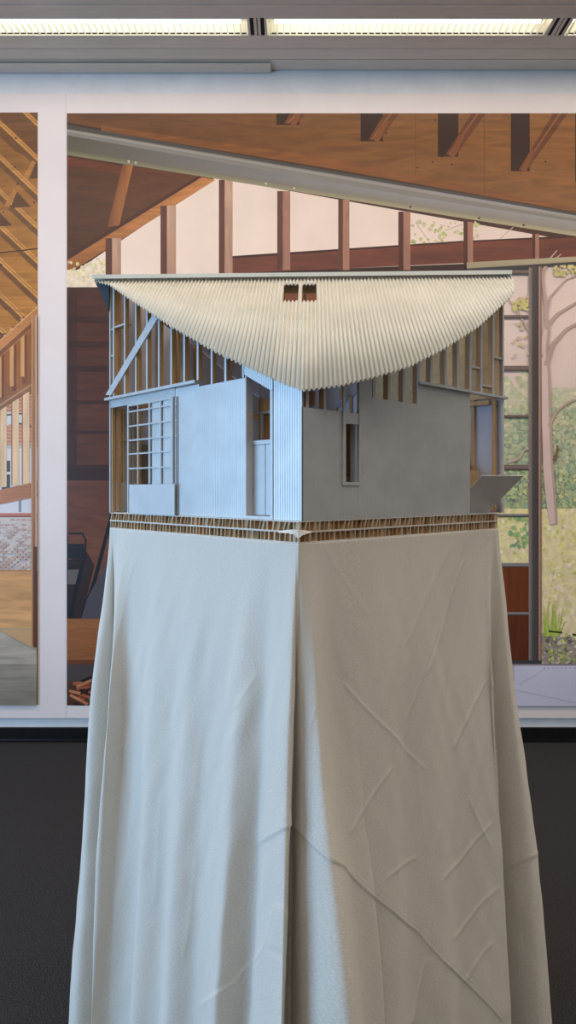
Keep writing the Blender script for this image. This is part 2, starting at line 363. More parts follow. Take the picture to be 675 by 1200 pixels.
for _ in range(40):
    a = (random.uniform(78, 130), random.uniform(798, 824)); t = random.uniform(-.5, .6); l = random.uniform(8, 26)
    P.line(a, (a[0] + l, a[1] + l * t), random.uniform(2, 5), random.choice([(176, 110, 78), (150, 86, 58), (70, 44, 36), (196, 140, 104), (52, 36, 32)]), 'wood')
# outdoors right
P.poly([(560, 318), (1010, 300), (1010, 470), (560, 470)], [(236, 220, 214), (234, 216, 212), (232, 212, 208), (228, 212, 208)])
P.rect(560, 455, 1010, 600, [(210, 208, 190), (216, 210, 188), (186, 198, 164), (180, 194, 164)], 'leaf')
def tl(u): return 452 + 14 * math.sin(u * .06) + 7 * math.sin(u * .21 + 1)
P.cloud(560, 1010, 436, 500, 1700, (1.5, 4.5), [(214, 210, 186), (204, 206, 178), (220, 214, 188), (196, 202, 172)], dens=lambda u, v: v > tl(u))
P.cloud(560, 1010, 480, 560, 2000, (1.5, 4.2), [(186, 198, 168), (174, 190, 164), (198, 204, 172), (168, 184, 162), (208, 208, 178)])
P.cloud(560, 1010, 545, 604, 1800, (1.4, 3.6), [(174, 194, 164), (164, 186, 164), (192, 204, 160), (204, 208, 166), (182, 198, 156)])
P.cloud(590, 1010, 520, 592, 300, (1, 2.2), [(146, 168, 152), (154, 174, 158)])
P.rect(560, 742, 1010, 778, (176, 168, 160), 'leaf'); P.rect(560, 596, 1010, 745, [(232, 226, 180), (234, 226, 186), (244, 230, 204), (238, 228, 194)], 'leaf')
P.cloud(560, 1010, 598, 745, 1700, (1.2, 4.5), [(238, 228, 192), (230, 226, 164), (242, 230, 206), (234, 226, 176), (244, 232, 214)], asp=.8)
P.cloud(560, 1010, 600, 700, 300, (1.2, 3.4), [(216, 220, 140), (222, 224, 148), (210, 216, 144)], asp=.6)
P.cloud(595, 625, 605, 640, 70, (1.2, 3.2), [(160, 194, 150), (150, 186, 146), (184, 206, 148)])
P.cloud(560, 1010, 742, 778, 900, (1, 3), [(196, 188, 182), (168, 162, 156), (216, 206, 198), (128, 124, 118), (182, 178, 170)])
P.cloud(630, 1010, 742, 778, 360, (1.2, 3.0), [(190, 204, 120), (206, 214, 134), (170, 188, 118)], asp=.7)
for i in range(26):
    u = random.uniform(634, 652); P.line((u, 744), (u + random.uniform(-6, 8), random.uniform(700, 728)), 2, random.choice([(184, 206, 110), (204, 216, 126), (174, 196, 110)]), w2=.4)
for a in ((640, 738), (668, 742), (700, 740), (760, 743)): P.line(a, (a[0] + 16, a[1] + 2), 2, (70, 66, 62))
# tree
TK = (222, 202, 198); TD = (194, 174, 170)
tr = [(646, 614), (643, 585), (640, 550), (638, 500), (637, 440), (635, 410), (638, 385)]
wd = [8, 11, 11, 10, 9, 8, 7]
for i in range(len(tr) - 1):
    P.line(tr[i], tr[i + 1], wd[i] + 1, TD, w2=wd[i + 1] + 1)
    P.line((tr[i][0] - 1.4, tr[i][1]), (tr[i + 1][0] - 1.4, tr[i + 1][1]), wd[i] - 2, TK, w2=wd[i + 1] - 2)
def branch(pts, w0, c=TD):
    for i in range(len(pts) - 1): P.line(pts[i], pts[i + 1], w0 * (1 - i / len(pts)) + .6, c, w2=w0 * (1 - (i + 1) / len(pts)) + .6)
branch([(638, 388), (637, 360), (633, 330), (636, 312), (650, 296)], 4); branch([(637, 430), (645, 405), (660, 388), (690, 372), (740, 350)], 5); branch([(638, 385), (650, 370), (670, 358), (700, 340)], 4)
branch([(637, 375), (642, 350), (660, 330), (680, 322)], 2); branch([(633, 420), (626, 408), (615, 385), (600, 360), (590, 350)], 3); branch([(635, 318), (640, 312), (655, 300)], 2)
branch([(640, 500), (650, 482), (664, 472), (676, 468)], 3, (196, 176, 168)); branch([(592, 542), (605, 538), (612, 528), (620, 525)], 3, (200, 186, 176)); branch([(646, 540), (651, 528), (650, 522)], 3, (150, 120, 90))
for x in (720, 800, 880): branch([(x, 620), (x - 4, 540), (x + 2, 450), (x - 8, 380), (x + 20, 320)], 9)
P.cloud(598, 620, 348, 420, 30, (1, 3.4), [(214, 196, 184), (206, 200, 164)]); P.cloud(645, 675, 312, 325, 30, (1, 3.4), [(214, 206, 150), (200, 200, 140)])
P.cloud(598, 616, 352, 366, 25, (1, 3), [(210, 204, 140)])
# red ply panels bottom of window
P.rect(560, 662, 622, 717, [(128, 76, 46), (120, 70, 44), (124, 72, 44), (130, 78, 48)], 'wood_v'); P.rect(560, 717, 622, 774, [(114, 66, 44), (112, 66, 44), (112, 64, 44), (112, 64, 44)], 'wood_v')
# window bars
BAR = (140, 126, 120); BD = (98, 88, 84)
P.rect(545, 318, 628, 323, BAR); P.rect(545, 313, 622, 319, (74, 70, 74)); P.rect(545, 322, 622, 324, BD)
for v, h in ((371, 4), (430, 6), (487, 3.5), (545, 6), (602, 3.5), (659, 5), (716, 4)):
    P.rect(545, v, 620, v + h, BAR if v < 600 else (150, 150, 156)); P.rect(545, v + h - 1.4, 620, v + h, BD)
P.rect(617, 316, 622, 776, [(166, 150, 142), (120, 112, 110), (110, 108, 112), (150, 146, 148)]); P.rect(621, 312, 630, 776, [(98, 92, 92), (82, 80, 80), (84, 84, 86), (104, 100, 100)])
for i in range(14): P.blob(625.5, 330 + i * 32, 1, (70, 66, 66), 'plain')
P.rect(628.5, 310, 630.5, 776, (192, 152, 138)); P.rect(630.5, 310, 632, 776, (150, 134, 128))
P.rect(585, 772, 632, 777, (84, 84, 92))
P.poly([(545, 310), (675, 303), (1010, 288), (1010, 297), (675, 311), (545, 320)], [(178, 170, 146), (196, 188, 162), (196, 188, 162), (170, 160, 140), (180, 172, 148), (170, 162, 140)])
P.poly([(545, 317), (675, 309), (1010, 295), (1010, 298), (675, 312), (545, 320)], (84, 80, 84))
# white table top
P.rect(585, 776, 1010, 826, [(216, 218, 238), (210, 212, 234), (206, 208, 232), (214, 214, 236)])
P.rect(585, 776, 1010, 778, (150, 146, 156))
for i in range(75): P.rect(634 + i * 5, 780.5, 636.4 + i * 5, 781.7, (186, 184, 200))
P.line((605, 800), (636, 782), .7, (196, 196, 214)); P.line((600, 806), (676, 822), .7, (198, 198, 218))
P.rect(585, 778, 600, 826, (196, 190, 208))
P.build('mural_photograph', 'large printed photograph with steel beam, timber rafters and tree view, behind the model')

# ---- left print
P = Print(-330, 46, 134.5, 824)
P.rect(-330, 130, 46, 830, (150, 106, 62), 'wood')
P.poly([(-330, 130), (46, 130), (46, 362), (-330, 700)], [(164, 120, 70), (160, 116, 70), (190, 140, 76), (170, 126, 68)], 'wood')
P.poly([(-30, 130), (46, 130), (46, 190), (20, 180)], (132, 94, 62), 'wood')
for k in range(-3, 12):   # joists falling to the right
    x = -10 - 8 * (k % 3); y = 141 + 40 * (k - 1)
    sh = (134, 98, 64); li = (208, 160, 98)
    P.poly([(-330, y - 330 * .95 + 6), (46, y + 46 * .95 + 6), (46, y + 46 * .95 + 15), (-330, y - 330 * .95 + 15)], sh, 'wood')
    P.poly([(-330, y - 330 * .95), (46, y + 46 * .95), (46, y + 46 * .95 + 7), (-330, y - 330 * .95 + 7)], li, 'wood'); P.poly([(-330, y - 330 * .95 + 2.4), (46, y + 46 * .95 + 2.4), (46, y + 46 * .95 + 3.4), (-330, y - 330 * .95 + 3.4)], (162, 112, 66))
for (u, v) in ((40, 190), (18, 224), (-4, 246)):
    P.poly([(u, v), (u + 4, v + 3), (u - 6, v + 22), (u - 11, v + 19)], (190, 140, 86), 'wood'); P.poly([(u + 4, v + 3), (u + 20, v + 20), (u - 4, v + 22)], (112, 80, 58), 'wood')
P.line((-60, 305), (46, 293), 1.3, (86, 62, 48)); P.line((-60, 396), (14, 392), 1.3, (90, 66, 50))
for _ in range(26): P.blob(random.uniform(-120, 44), random.uniform(150, 350), random.uniform(.8, 1.8), (104, 68, 46), 'plain')
# stud wall region
P.poly([(-330, 740), (-330, 690), (46, 376), (46, 760)], (178, 128, 80), 'wood_v')
P.rect(-330, 463, 46, 605, (222, 222, 228))
P.poly([(-330, 463), (46, 463), (46, 520), (-330, 530)], (214, 168, 146), 'leaf')      # tiled roof
for i in range(15):
    v = 465 + i * 4; P.rect(-330, v, 46, v + 1, (190, 132, 108))
P.poly([(5, 484), (30, 484), (36, 500), (20, 496), (6, 500)], (218, 224, 230)); P.line((8, 487), (30, 485), 2, (86, 98, 102)); P.line((22, 496), (42, 501), 2, (86, 98, 102))
P.rect(-330, 522, 46, 526, (196, 202, 206)); P.rect(-330, 540, 14, 575, (88, 98, 104)); P.rect(-330, 553, 16, 556, (220, 222, 226)); P.rect(2, 540, 4, 575, (220, 222, 226))
P.poly([(-330, 690), (46, 366), (46, 446), (0, 476), (-330, 700)], (166, 116, 70), 'wood_v')
for i in range(-24, 4):
    x = 12.5 + i * 14.3 - (2 if i > 1 else 0)
    if i == 3: continue
    t = ln(x, 0, 408, 46, 366); bt = 572 - (x * .13)
    P.rect(x - 10.5, t, x - 6, ln(x, 0, 476, 46, 446), (140, 94, 60), 'wood_v'); P.rect(x - 5.5, t + 3, x + 3.5, t + 56, (170, 116, 68), 'wood_v')
    P.rect(x - 13, t + 2, x - 8.5, t + 70, (214, 168, 120), 'wood_v')
    yr = ln(x - 6, 0, 478, 46, 448); P.poly([(x - 10, yr + 3), (x - 2.5, yr - 2), (x - 2.5, bt), (x - 10, bt + 1)], (232, 204, 170), 'wood_v'); P.rect(x - 11.5, yr + 4, x - 10, bt, (186, 136, 98))
P.poly([(-330, 690), (0, 472), (46, 442), (46, 453), (0, 483), (-330, 706)], (158, 118, 86), 'wood'); P.poly([(-330, 695), (0, 476), (46, 446), (46, 448), (0, 478), (-330, 698)], (204, 160, 118))
P.poly([(-330, 700), (46, 362), (46, 380), (-330, 722)], (196, 144, 96), 'wood'); P.poly([(-330, 712), (46, 373), (46, 379), (-330, 720)], (146, 100, 66), 'wood'); P.line((-330, 699), (46, 361), 1.4, (222, 176, 128))
P.poly([(-330, 600), (-60, 588), (46, 564), (46, 582), (-60, 604), (-330, 622)], (190, 138, 100), 'wood')
P.poly([(-330, 605), (-60, 604), (46, 583), (46, 605)], (222, 222, 232)); P.rect(24, 584, 27, 600, (150, 156, 162))
P.rect(-330, 601, 46, 606, (206, 140, 118)); P.rect(-330, 604, 46, 606, (160, 108, 92)); P.rect(-330, 606, 46, 668, (214, 206, 204))
for r in range(21):
    v = 608 + r * 2.9
    for c in range(58):
        if random.random() < .75: P.rect(-330 + c * 6.5 + (r % 2) * 3.2, v, -325 + c * 6.5 + (r % 2) * 3.2, v + 1.9, random.choice([(204, 176, 168), (212, 192, 186), (196, 164, 152), (222, 208, 202)]))
P.rect(-330, 668, 46, 736, [(212, 168, 118), (216, 170, 118), (220, 176, 126), (218, 172, 120)], 'wood'); P.rect(-330, 667, 46, 669, (190, 150, 110)); P.rect(-2, 668, 0, 736, (160, 116, 78))
P.poly([(-330, 735), (0, 735), (46, 735), (46, 830), (-330, 830)], [(170, 162, 150), (170, 162, 150), (176, 166, 152), (152, 146, 134), (146, 140, 130)], 'wood')
P.poly([(0, 736), (40, 736), (40, 756)], (206, 174, 134), 'plain')
P.poly([(-330, 736), (-2, 736), (46, 762), (46, 776), (-330, 780)], (186, 178, 166), 'wood')
P.rect(40, 372, 45.5, 755, [(186, 140, 98), (186, 140, 98), (150, 106, 74), (168, 118, 80)], 'wood_v'); P.rect(44.4, 372, 46, 640, (206, 190, 176)); P.rect(42, 640, 46, 757, (112, 76, 52), 'wood_v'); P.rect(39.6, 372, 41, 755, (206, 160, 116))
P.build('mural_photograph', 'large printed photograph of timber joists, brick wall and plywood, cut by left edge')

# ------------------------------------------------------------ plan of base and house
TH = math.radians(-2.0)
def corner(c, x, y): return (c[0] + x * math.cos(TH) - y * math.sin(TH), c[1] + x * math.sin(TH) + y * math.cos(TH))
BC = (.0334, 1.600); BH = .4555
HC = (.0395, 1.616); HH = .4665
bL, bF, bR, bB = corner(BC, -BH, 0), corner(BC, 0, -BH), corner(BC, BH, 0), corner(BC, 0, BH)
hL, hF, hR, hB = corner(HC, -HH, 0), corner(HC, 0, -HH), corner(HC, HH, 0), corner(HC, 0, HH)
ZB = 1.348; ZC = 1.3115   # base top / cloth top

# ------------------------------------------------------------ cloth
def lerp(a, c, t): return (a[0] + (c[0] - a[0]) * t, a[1] + (c[1] - a[1]) * t)
nLf = (-.731, -.682); nRf = (.682, -.7315)
def off(p, n, d): return (p[0] + n[0] * d, p[1] + n[1] * d)
ST = []   # (top, z.95, z.6, z0, samples to next)
def st(top, a, c, d, n=40): ST.append((top, a, c, d, n))
def eL(t): return lerp(bL, bF, t)
def eR(t): return lerp(bF, bR, t)
st(bL, (-.462, 1.640), (-.493, 1.65), (-.533, 1.66), 46)
st(eL(.008), (-.452, 1.588), (-.474, 1.585), (-.502, 1.58), 40)
st(eL(.016), (-.422, 1.590), (-.436, 1.59), (-.460, 1.59), 30)
st(eL(.026), (-.402, 1.625), (-.412, 1.635), (-.43, 1.64), 40)
st(eL(.07), (-.399, 1.512), (-.418, 1.505), (-.448, 1.485), 60)
for t, a, c, d in ((.16, .016, .038, .07), (.25, .008, .022, .04), (.34, .022, .048, .082), (.44, .012, .030, .052), (.54, .026, .054, .095), (.62, .014, .030, .055), (.71, .020, .042, .075)):
    p = eL(t); st(p, off(p, nLf, a), off(p, nLf, c), off(p, nLf, d), 56)
st(eL(.80), off(eL(.80), nLf, .032), off(eL(.80), nLf, .068), off(eL(.80), nLf, .12), 50)
st(eL(.88), (-.045, 1.205), (-.068, 1.205), (-.105, 1.19), 50)
st(eL(.925), (-.034, 1.165), (-.055, 1.145), (-.082, 1.12), 50)
st(eL(.97), (-.008, 1.114), (-.020, 1.065), (-.032, 1.01), 50)
st(eL(.99), (.004, 1.112), (-.006, 1.055), (-.012, .995), 40)
st(bF, (.0085, 1.155), (.002, 1.15), (-.004, 1.14), 40)
st(eR(.015), (.022, 1.125), (.030, 1.08), (.038, 1.02), 40)
st(eR(.05), (.054, 1.102), (.091, 1.022), (.132, .93), 50)
st(eR(.075), (.069, 1.135), (.110, 1.085), (.158, 1.02), 40)
st(eR(.11), (.085, 1.195), (.118, 1.185), (.165, 1.16), 50)
st(eR(.16), (.122, 1.228), (.160, 1.225), (.205, 1.21), 56)
for t, a, c, d in ((.24, .014, .026, .04), (.34, .022, .042, .075), (.45, .012, .022, .04), (.56, .020, .044, .08), (.67, .012, .028, .05), (.78, .018, .040, .07)):
    p = eR(t); st(p, off(p, nRf, a), off(p, nRf, c), off(p, nRf, d), 58)
st(eR(.88), off(eR(.88), nRf, .022), off(eR(.88), nRf, .05), off(eR(.88), nRf, .09), 50)
st(eR(.94), (.452, 1.510), (.463, 1.498), (.466, 1.485), 50)
st(eR(.972), (.461, 1.578), (.470, 1.592), (.476, 1.60), 40)
st(eR(.986), (.506, 1.545), (.540, 1.530), (.575, 1.515), 40)
st(bR, (.530, 1.600), (.572, 1.603), (.625, 1.605), 30)
nb = (.731, .682); nb2 = (-.682, .7315)
for t, a, c, d in ((.05, .03, .07, .12), (.2, .008, .02, .04), (.35, .025, .06, .1), (.5, .01, .02, .05), (.65, .025, .06, .1), (.8, .01, .03, .05), (.93, .03, .06, .1)):
    p = lerp(bR, bB, t); st(p, off(p, nb, a), off(p, nb, c), off(p, nb, d), 18)
st(bB, (bB[0], bB[1] + .06), (bB[0], bB[1] + .1), (bB[0], bB[1] + .16), 18)
for t, a, c, d in ((.07, .03, .06, .1), (.2, .008, .02, .04), (.35, .025, .06, .1), (.5, .01, .02, .05), (.65, .025, .06, .1), (.8, .01, .03, .05), (.95, .075, .09, .12)):
    p = lerp(bB, bL, t); st(p, off(p, nb2, a), off(p, nb2, c), off(p, nb2, d), 18)
def cloth():
    K = len(ST); lev = np.array([[s[0], lerp(s[0], s[1], .33), s[1], s[2], s[3]] for s in ST])  # K,5,2
    zs_l = np.array([ZC, 1.17, .95, .6, 0.004])
    rings = []
    for i in range(K):
        p0, p1, p2, p3 = lev[(i - 1) % K], lev[i], lev[(i + 1) % K], lev[(i + 2) % K]
        n = ST[i][4]
        for t in np.arange(n) / n:
            cr = .5 * ((2 * p1) + (-p0 + p2) * t + (2 * p0 - 5 * p1 + 4 * p2 - p3) * t * t + (-p0 + 3 * p1 - 3 * p2 + p3) * t ** 3)
            cr[0] = p1[0] * (1 - t) + p2[0] * t
            rings.append(cr)
    R = np.array(rings)   # M,5,2
    M = len(R)
    Z = np.concatenate([np.linspace(ZC, 1.27, 14)[:-1], np.linspace(1.27, .25, 330)[:-1], np.linspace(.25, .004, 30)])
    # monotone-ish cubic in z through levels (Hermite)
    zz = zs_l[::-1]; V = R[:, ::-1, :]     # increasing z
    d = np.diff(V, axis=1) / np.diff(zz)[None, :, None]
    sl = np.zeros_like(V); sl[:, 0] = d[:, 0]; sl[:, -1] = d[:, -1] * .4; sl[:, 1:-1] = .5 * (d[:, :-1] + d[:, 1:])
    idx = np.clip(np.searchsorted(zz, Z, 'right') - 1, 0, len(zz) - 2)
    h = (zz[idx + 1] - zz[idx]); t = (Z - zz[idx]) / h
    h00 = 2 * t ** 3 - 3 * t ** 2 + 1; h10 = t ** 3 - 2 * t ** 2 + t; h01 = -2 * t ** 3 + 3 * t ** 2; h11 = t ** 3 - t ** 2
    XY = h00[None, :, None] * V[:, idx] + (h10 * h)[None, :, None] * sl[:, idx] + h01[None, :, None] * V[:, idx + 1] + (h11 * h)[None, :, None] * sl[:, idx + 1]
    X, Y = XY[..., 0], XY[..., 1]; ZZ = np.broadcast_to(Z[None, :], X.shape).copy()
    # normals in plan
    tx = np.roll(X, -1, 0) - np.roll(X, 1, 0); ty = np.roll(Y, -1, 0) - np.roll(Y, 1, 0); ll = np.hypot(tx, ty) + 1e-9
    nx, ny = ty / ll, -tx / ll
    arc = np.concatenate([[0], np.cumsum(np.hypot(*(np.diff(R[:, 2], axis=0).T)))]); A = np.broadcast_to(arc[:, None], X.shape)
    dep = np.clip((ZC - ZZ) / .25, 0, 1)
    D = np.zeros_like(X)
    r2 = np.random.default_rng(3)
    for _ in range(26):  # soft crumple, stretched along the fall
        fx = r2.uniform(8, 55); fz = r2.uniform(1.5, 10) * r2.choice([-1, 1]); ph = r2.uniform(0, 6.28)
        D += .0085 / fx ** .9 * np.sin(fx * A + fz * ZZ + ph + .8 * np.sin(5 * ZZ + ph)) * dep
    for _ in range(18):
        fx = r2.uniform(60, 150); fz = r2.uniform(10, 60) * r2.choice([-1, 1]); ph = r2.uniform(0, 6.28)
        D += .00022 * np.sin(fx * A + fz * ZZ + ph) * (np.sin(3.1 * A + 2 * ZZ + ph) ** 2) * dep
    # pressed creases and stitched seams, laid along straight lines of the cloth surface
    U = CU + X / Y * FP; Vp = CV - (ZZ - CAMZ) / Y * FP
    front = (ny < .2)
    def ridge(x0, y0, x1, y1, amp, wd, step=0.0):
        dx, dy = x1 - x0, y1 - y0; l = math.hypot(dx, dy)
        s_ = ((U - x0) * dx + (Vp - y0) * dy) / l; q = ((U - x0) * dy - (Vp - y0) * dx) / l
        q = q + 1.2 * np.sin(s_ * .045)
        m_ = np.clip(np.minimum(s_, l - s_) / 8 + .5, 0, 1) * front
        return m_ * (amp * .75 * np.exp(-(q / wd) ** 2) + step * .5 * (1 + np.tanh(q / wd)) * np.exp(-(q / 26) ** 2))
    for c in [(545, 655, 500, 790, .0013, 2), (475, 845, 515, 735, .0011, 2), (500, 650, 560, 900, .0006, 3), (405, 802, 470, 872, .0014, 2), (470, 872, 500, 900, .0010, 2),
              (460, 900, 410, 975, .0014, 2), (570, 795, 530, 875, .0016, 2), (575, 965, 520, 1030, .0016, 2), (548, 935, 575, 990, .0012, 2), (585, 1040, 530, 1100, .0016, 2.2),
              (490, 1005, 455, 1030, .0015, 2), (515, 970, 500, 1120, .0016, 2.5), (492, 900, 500, 1000, .0012, 3), (370, 830, 352, 900, .0012, 2), (530, 640, 470, 760, .0008, 3),
              (284, 740, 302, 784, .0016, 1.6), (145, 660, 128, 760, .0010, 2.5), (160, 650, 138, 740, .0009, 2.5), (275, 830, 300, 790, .0012, 3), (280, 850, 250, 900, .0008, 4),
              (215, 1120, 232, 1010, .0010, 3.5), (190, 930, 180, 1060, .0011, 4), (165, 900, 135, 1100, .001, 4), (240, 840, 225, 940, .0009, 4), (450, 700, 440, 800, .0008, 4),
              (380, 640, 430, 720, .0006, 3), (578, 1105, 545, 1150, .0014, 2.2), (600, 900, 608, 860, .001, 2), (370, 975, 372, 985, .002, 2)]:
        D += ridge(*c)
    for c in [(345, 968, 405, 1020, .0024, 1.3, .0016), (405, 1020, 495, 1098, .0024, 1.3, .0016), (495, 1098, 588, 1195, .0024, 1.3, .0016), (299, 990, 345, 962, .0016, 1.6, .0016), (592, 1018, 628, 1000, .0012, 1.6, .0016),
              (322, 1060, 308, 1110, .0013, 1.5, .0014), (308, 1110, 278, 1150, .0016, 1.5, .0014), (278, 1150, 236, 1178, .0016, 1.5, .0014), (499, 1122, 483, 1200, .002, 1.5, .0012), (515, 1140, 512, 1200, .0012, 1.5, 0)]:
        D += ridge(*c)
        D += .3 * ridge(c[0] + 3, c[1] - 4, c[2] + 3, c[3] - 4, .0018, 1.2)
    X = X + nx * D; Y = Y + ny * D
    # rounded top edge
    nz = X.shape[1]; verts = np.stack([X, Y, ZZ], -1).reshape(-1, 3)
    i, j = np.meshgrid(np.arange(M), np.arange(nz - 1), indexing='ij'); i2 = (i + 1) % M
    F = np.stack([i * nz + j, i * nz + j + 1, i2 * nz + j + 1, i2 * nz + j], -1).reshape(-1, 4)
    uv = np.stack([A, ZZ], -1).reshape(-1, 2)
    me = bpy.data.meshes.new('cloth'); nv = len(verts)
    vv = np.concatenate([verts, [[BC[0], BC[1], ZC]]]); uv = np.concatenate([uv, [[0, 0]]])
    faces = F.tolist() + [[k * nz, ((k + 1) % M) * nz, nv] for k in range(M)]
    o_ = np.array([BC[0], BC[1], 0]); me.from_pydata((vv - o_).tolist(), [], faces)
    lu = me.uv_layers.new(name='UVMap'); li = np.zeros(len(me.loops), dtype=np.int32); me.loops.foreach_get('vertex_index', li)
    lu.data.foreach_set('uv', uv[li].astype(np.float32).ravel())
    me.materials.append(MT['linen']); me.polygons.foreach_set('use_smooth', [True] * len(F) + [False] * M); me.update()
    o = bpy.data.objects.new('draped_cloth', me); COL.objects.link(o); o.location = tuple(o_)
    import bmesh
    bm = bmesh.new(); bm.from_mesh(me); bmesh.ops.recalc_face_normals(bm, faces=bm.faces); bm.to_mesh(me); bm.free()
    return tag(o, 'floor-length natural linen cloth draped over the stand beneath the house model', 'cloth')
cloth()

# ------------------------------------------------------------ honeycomb boards
def honeycomb(z0, z1, label, shift, lean):
    t = empty('honeycomb_board', (BC[0], BC[1], z0), label, 'board', 'paper honeycomb boards under the house model')
    g = .0012
    for nm, a, c in (('facing_sheet', z0, z0 + g), ('facing_sheet', z1 - g, z1)):
        b = MB(); q = [lerp(BC, p, 1.0) for p in (bL, bF, bR, bB)]
        q = [(p[0] + shift, p[1]) for p in q]
        b.prism([(p[0], p[1], c) for p in q], [(p[0], p[1], a) for p in q], 'paper'); b.build(nm, t)
    b = MB(); rr = random.Random(int(z0 * 1e5))
    for (A_, B_) in ((bL, bF), (bF, bR), (bR, bB), (bB, bL)):
        dx, dy = B_[0] - A_[0], B_[1] - A_[1]; l = math.hypot(dx, dy); dx, dy = dx / l, dy / l; nx, ny = -dy, dx   # inward
        P_ = lambda s, i, z: (A_[0] + dx * s + nx * i + shift, A_[1] + dy * s + ny * i, z)
        za, zb = z0 + g, z1 - g
        s = .002; kk = 0
        while s < l - .008:
            wf = rr.uniform(.0018, .0042); wg = rr.uniform(.0065, .0125); wg = min(wg, l - .003 - s - wf)
            tl = rr.uniform(-lean, lean) + lean * .9
            b.prism([P_(s, .0004, za), P_(s + wf, .0004, za), P_(s + wf + tl, .0004, zb), P_(s + tl, .0004, zb)], [P_(s, .016, za), P_(s + wf, .016, za), P_(s + wf + tl, .016, zb), P_(s + tl, .016, zb)], 'kraft_pale' if rr.random() < .7 else 'kraft')
            i0 = rr.uniform(.0025, .006); i1 = rr.uniform(.0025, .008); ms = (s + wf + s + wf + wg) / 2 + rr.uniform(-.002, .002); im = rr.uniform(.004, .010)
            mt = rr.choice(['kraft', 'kraft', 'kraft_dark', 'kraft_red', 'kraft_pale'])
            for (sa, ia), (sb, ib) in (((s + wf, i0), (ms, im)), ((ms, im), (s + wf + wg, i1))):
                b.prism([P_(sa, ia, za), P_(sb, ib, za), P_(sb + tl, ib, zb), P_(sa + tl, ia, zb)], [P_(sa, ia + .0006, za), P_(sb, ib + .0006, za), P_(sb + tl, ib + .0006, zb), P_(sa + tl, ia + .0006, zb)], mt)
            s += wf + wg
        b.prism([P_(.012, .014, za), P_(l - .012, .014, za), P_(l - .012, .014, zb), P_(.012, .014, zb)], [P_(.014, .016, za), P_(l - .014, .016, za), P_(l - .014, .016, zb), P_(.014, .016, zb)], 'kraft')
    b.build('paper_core', t)
    return t
zm = (ZC + ZB) / 2
honeycomb(ZC + .0004, zm - .0002, 'lower brown paper honeycomb board, resting directly on the linen cloth', 0, .0008)
top_board = honeycomb(zm + .0002, ZB, 'upper brown paper honeycomb board, directly under the house walls', .0005, .0034)
# torn facing paper curling down at the front corner of the upper board
b = MB(); F_ = bF
def cp(u, v, y): return ((u - CU) / FP * y, y, CAMZ - (v - CV) / FP * y)
yy = bF[1] - .003
ups = [(326, 622.6, .020), (334, 621.2, .012), (341, 620.6, .005), (349, 620.5, 0), (357, 621.3, .005), (365, 622.6, .013)]
los = [(326, 624.2, .020), (338, 624.8, .009), (344, 626.5, .003), (349.5, 631.5, 0), (355, 627, .003), (365, 624.0, .013)]
for k in range(5):
    q = [cp(ups[k][0], ups[k][1], yy + ups[k][2]), cp(ups[k + 1][0], ups[k + 1][1], yy + ups[k + 1][2]), cp(los[k + 1][0], los[k + 1][1], yy - .004 + los[k + 1][2]), cp(los[k][0], los[k][1], yy - .004 + los[k][2])]
    b.prism(q, [(p[0], p[1] + .0008, p[2]) for p in q], 'paper')
b.build('torn_facing_flap', top_board, smooth=False)

# ------------------------------------------------------------ house model
RZ = 1.9035; RS = .70; FD = (math.sin(TH), -math.cos(TH))     # forward (down-slope) plan direction
AX = (math.cos(TH), math.sin(TH))                                # ridge direction
def plan(a, t): return (HC[0] + AX[0] * a + FD[0] * t, HC[1] + AX[1] * a + FD[1] * t)
def roofz(x, y):
    t = (x - HC[0]) * FD[0] + (y - HC[1]) * FD[1]; return RZ - RS * abs(t)
house = empty('house_model', (HC[0], HC[1], ZB), 'silver-walled architectural model of a timber house under a cream corrugated roof', 'architectural model')

class Wall:
    def __init__(s, A, B, side):
        s.A = A; l = math.hypot(B[0] - A[0], B[1] - A[1]); s.l = l; s.d = ((B[0] - A[0]) / l, (B[1] - A[1]) / l); s.n = (s.d[1], -s.d[0]) 
    def P(s, a, z, o=0): return (s.A[0] + s.d[0] * a + s.n[0] * o, s.A[1] + s.d[1] * a + s.n[1] * o, z)
    def px(s, u, v, o=0):
        r = ((u - CU) / FP, 1.0); ax, ay = s.A[0] + s.n[0] * o, s.A[1] + s.n[1] * o
        k = (ax * s.n[0] + ay * s.n[1]) / (r[0] * s.n[0] + r[1] * s.n[1])
        x, y = r[0] * k, k; return ((x - s.A[0]) * s.d[0] + (y - s.A[1]) * s.d[1], CAMZ - (v - CV) / FP * k)
    def top(s, a, o=0, g=.004): p = s.P(a, 0, o); return roofz(p[0], p[1]) - g
    def poly(s, b, pts, o0, o1, mat, front=None):
        uv = [(p[0], p[1]) for p in pts]
        b.prism([s.P(a, z, o1) for a, z in pts], [s.P(a, z, o0) for a, z in pts], mat, front, uv)
    def box(s, b, a0, a1, z0, z1, o0, o1, mat, front=None): s.poly(b, [(a0, z0), (a1, z0), (a1, z1), (a0, z1)], o0, o1, mat, front)
    def stud(s, u, v, w=.006, z0=None, depth=.010, name='stud', v_bot=None, zt=None, gap=.004):
        a, z = s.px(u, v); 
        if v_bot is not None: z0 = s.px(u, v_bot)[1]
        b = MB(); f = [(a - w / 2, z0), (a + w / 2, z0), (a + w / 2, zt if zt else min(s.top(a + w / 2), s.top(a + w / 2, -depth))), (a - w / 2, zt if zt else min(s.top(a - w / 2), s.top(a - w / 2, -depth)))]
        s.poly(b, f, -depth, -.0015, 'wood'); s.poly(b, f, -.0014, 0, 'face')
        return b.build(name, house)
WL = Wall(hL, hF, 0); WR = Wall(hF, hR, 1); SL = WL.l

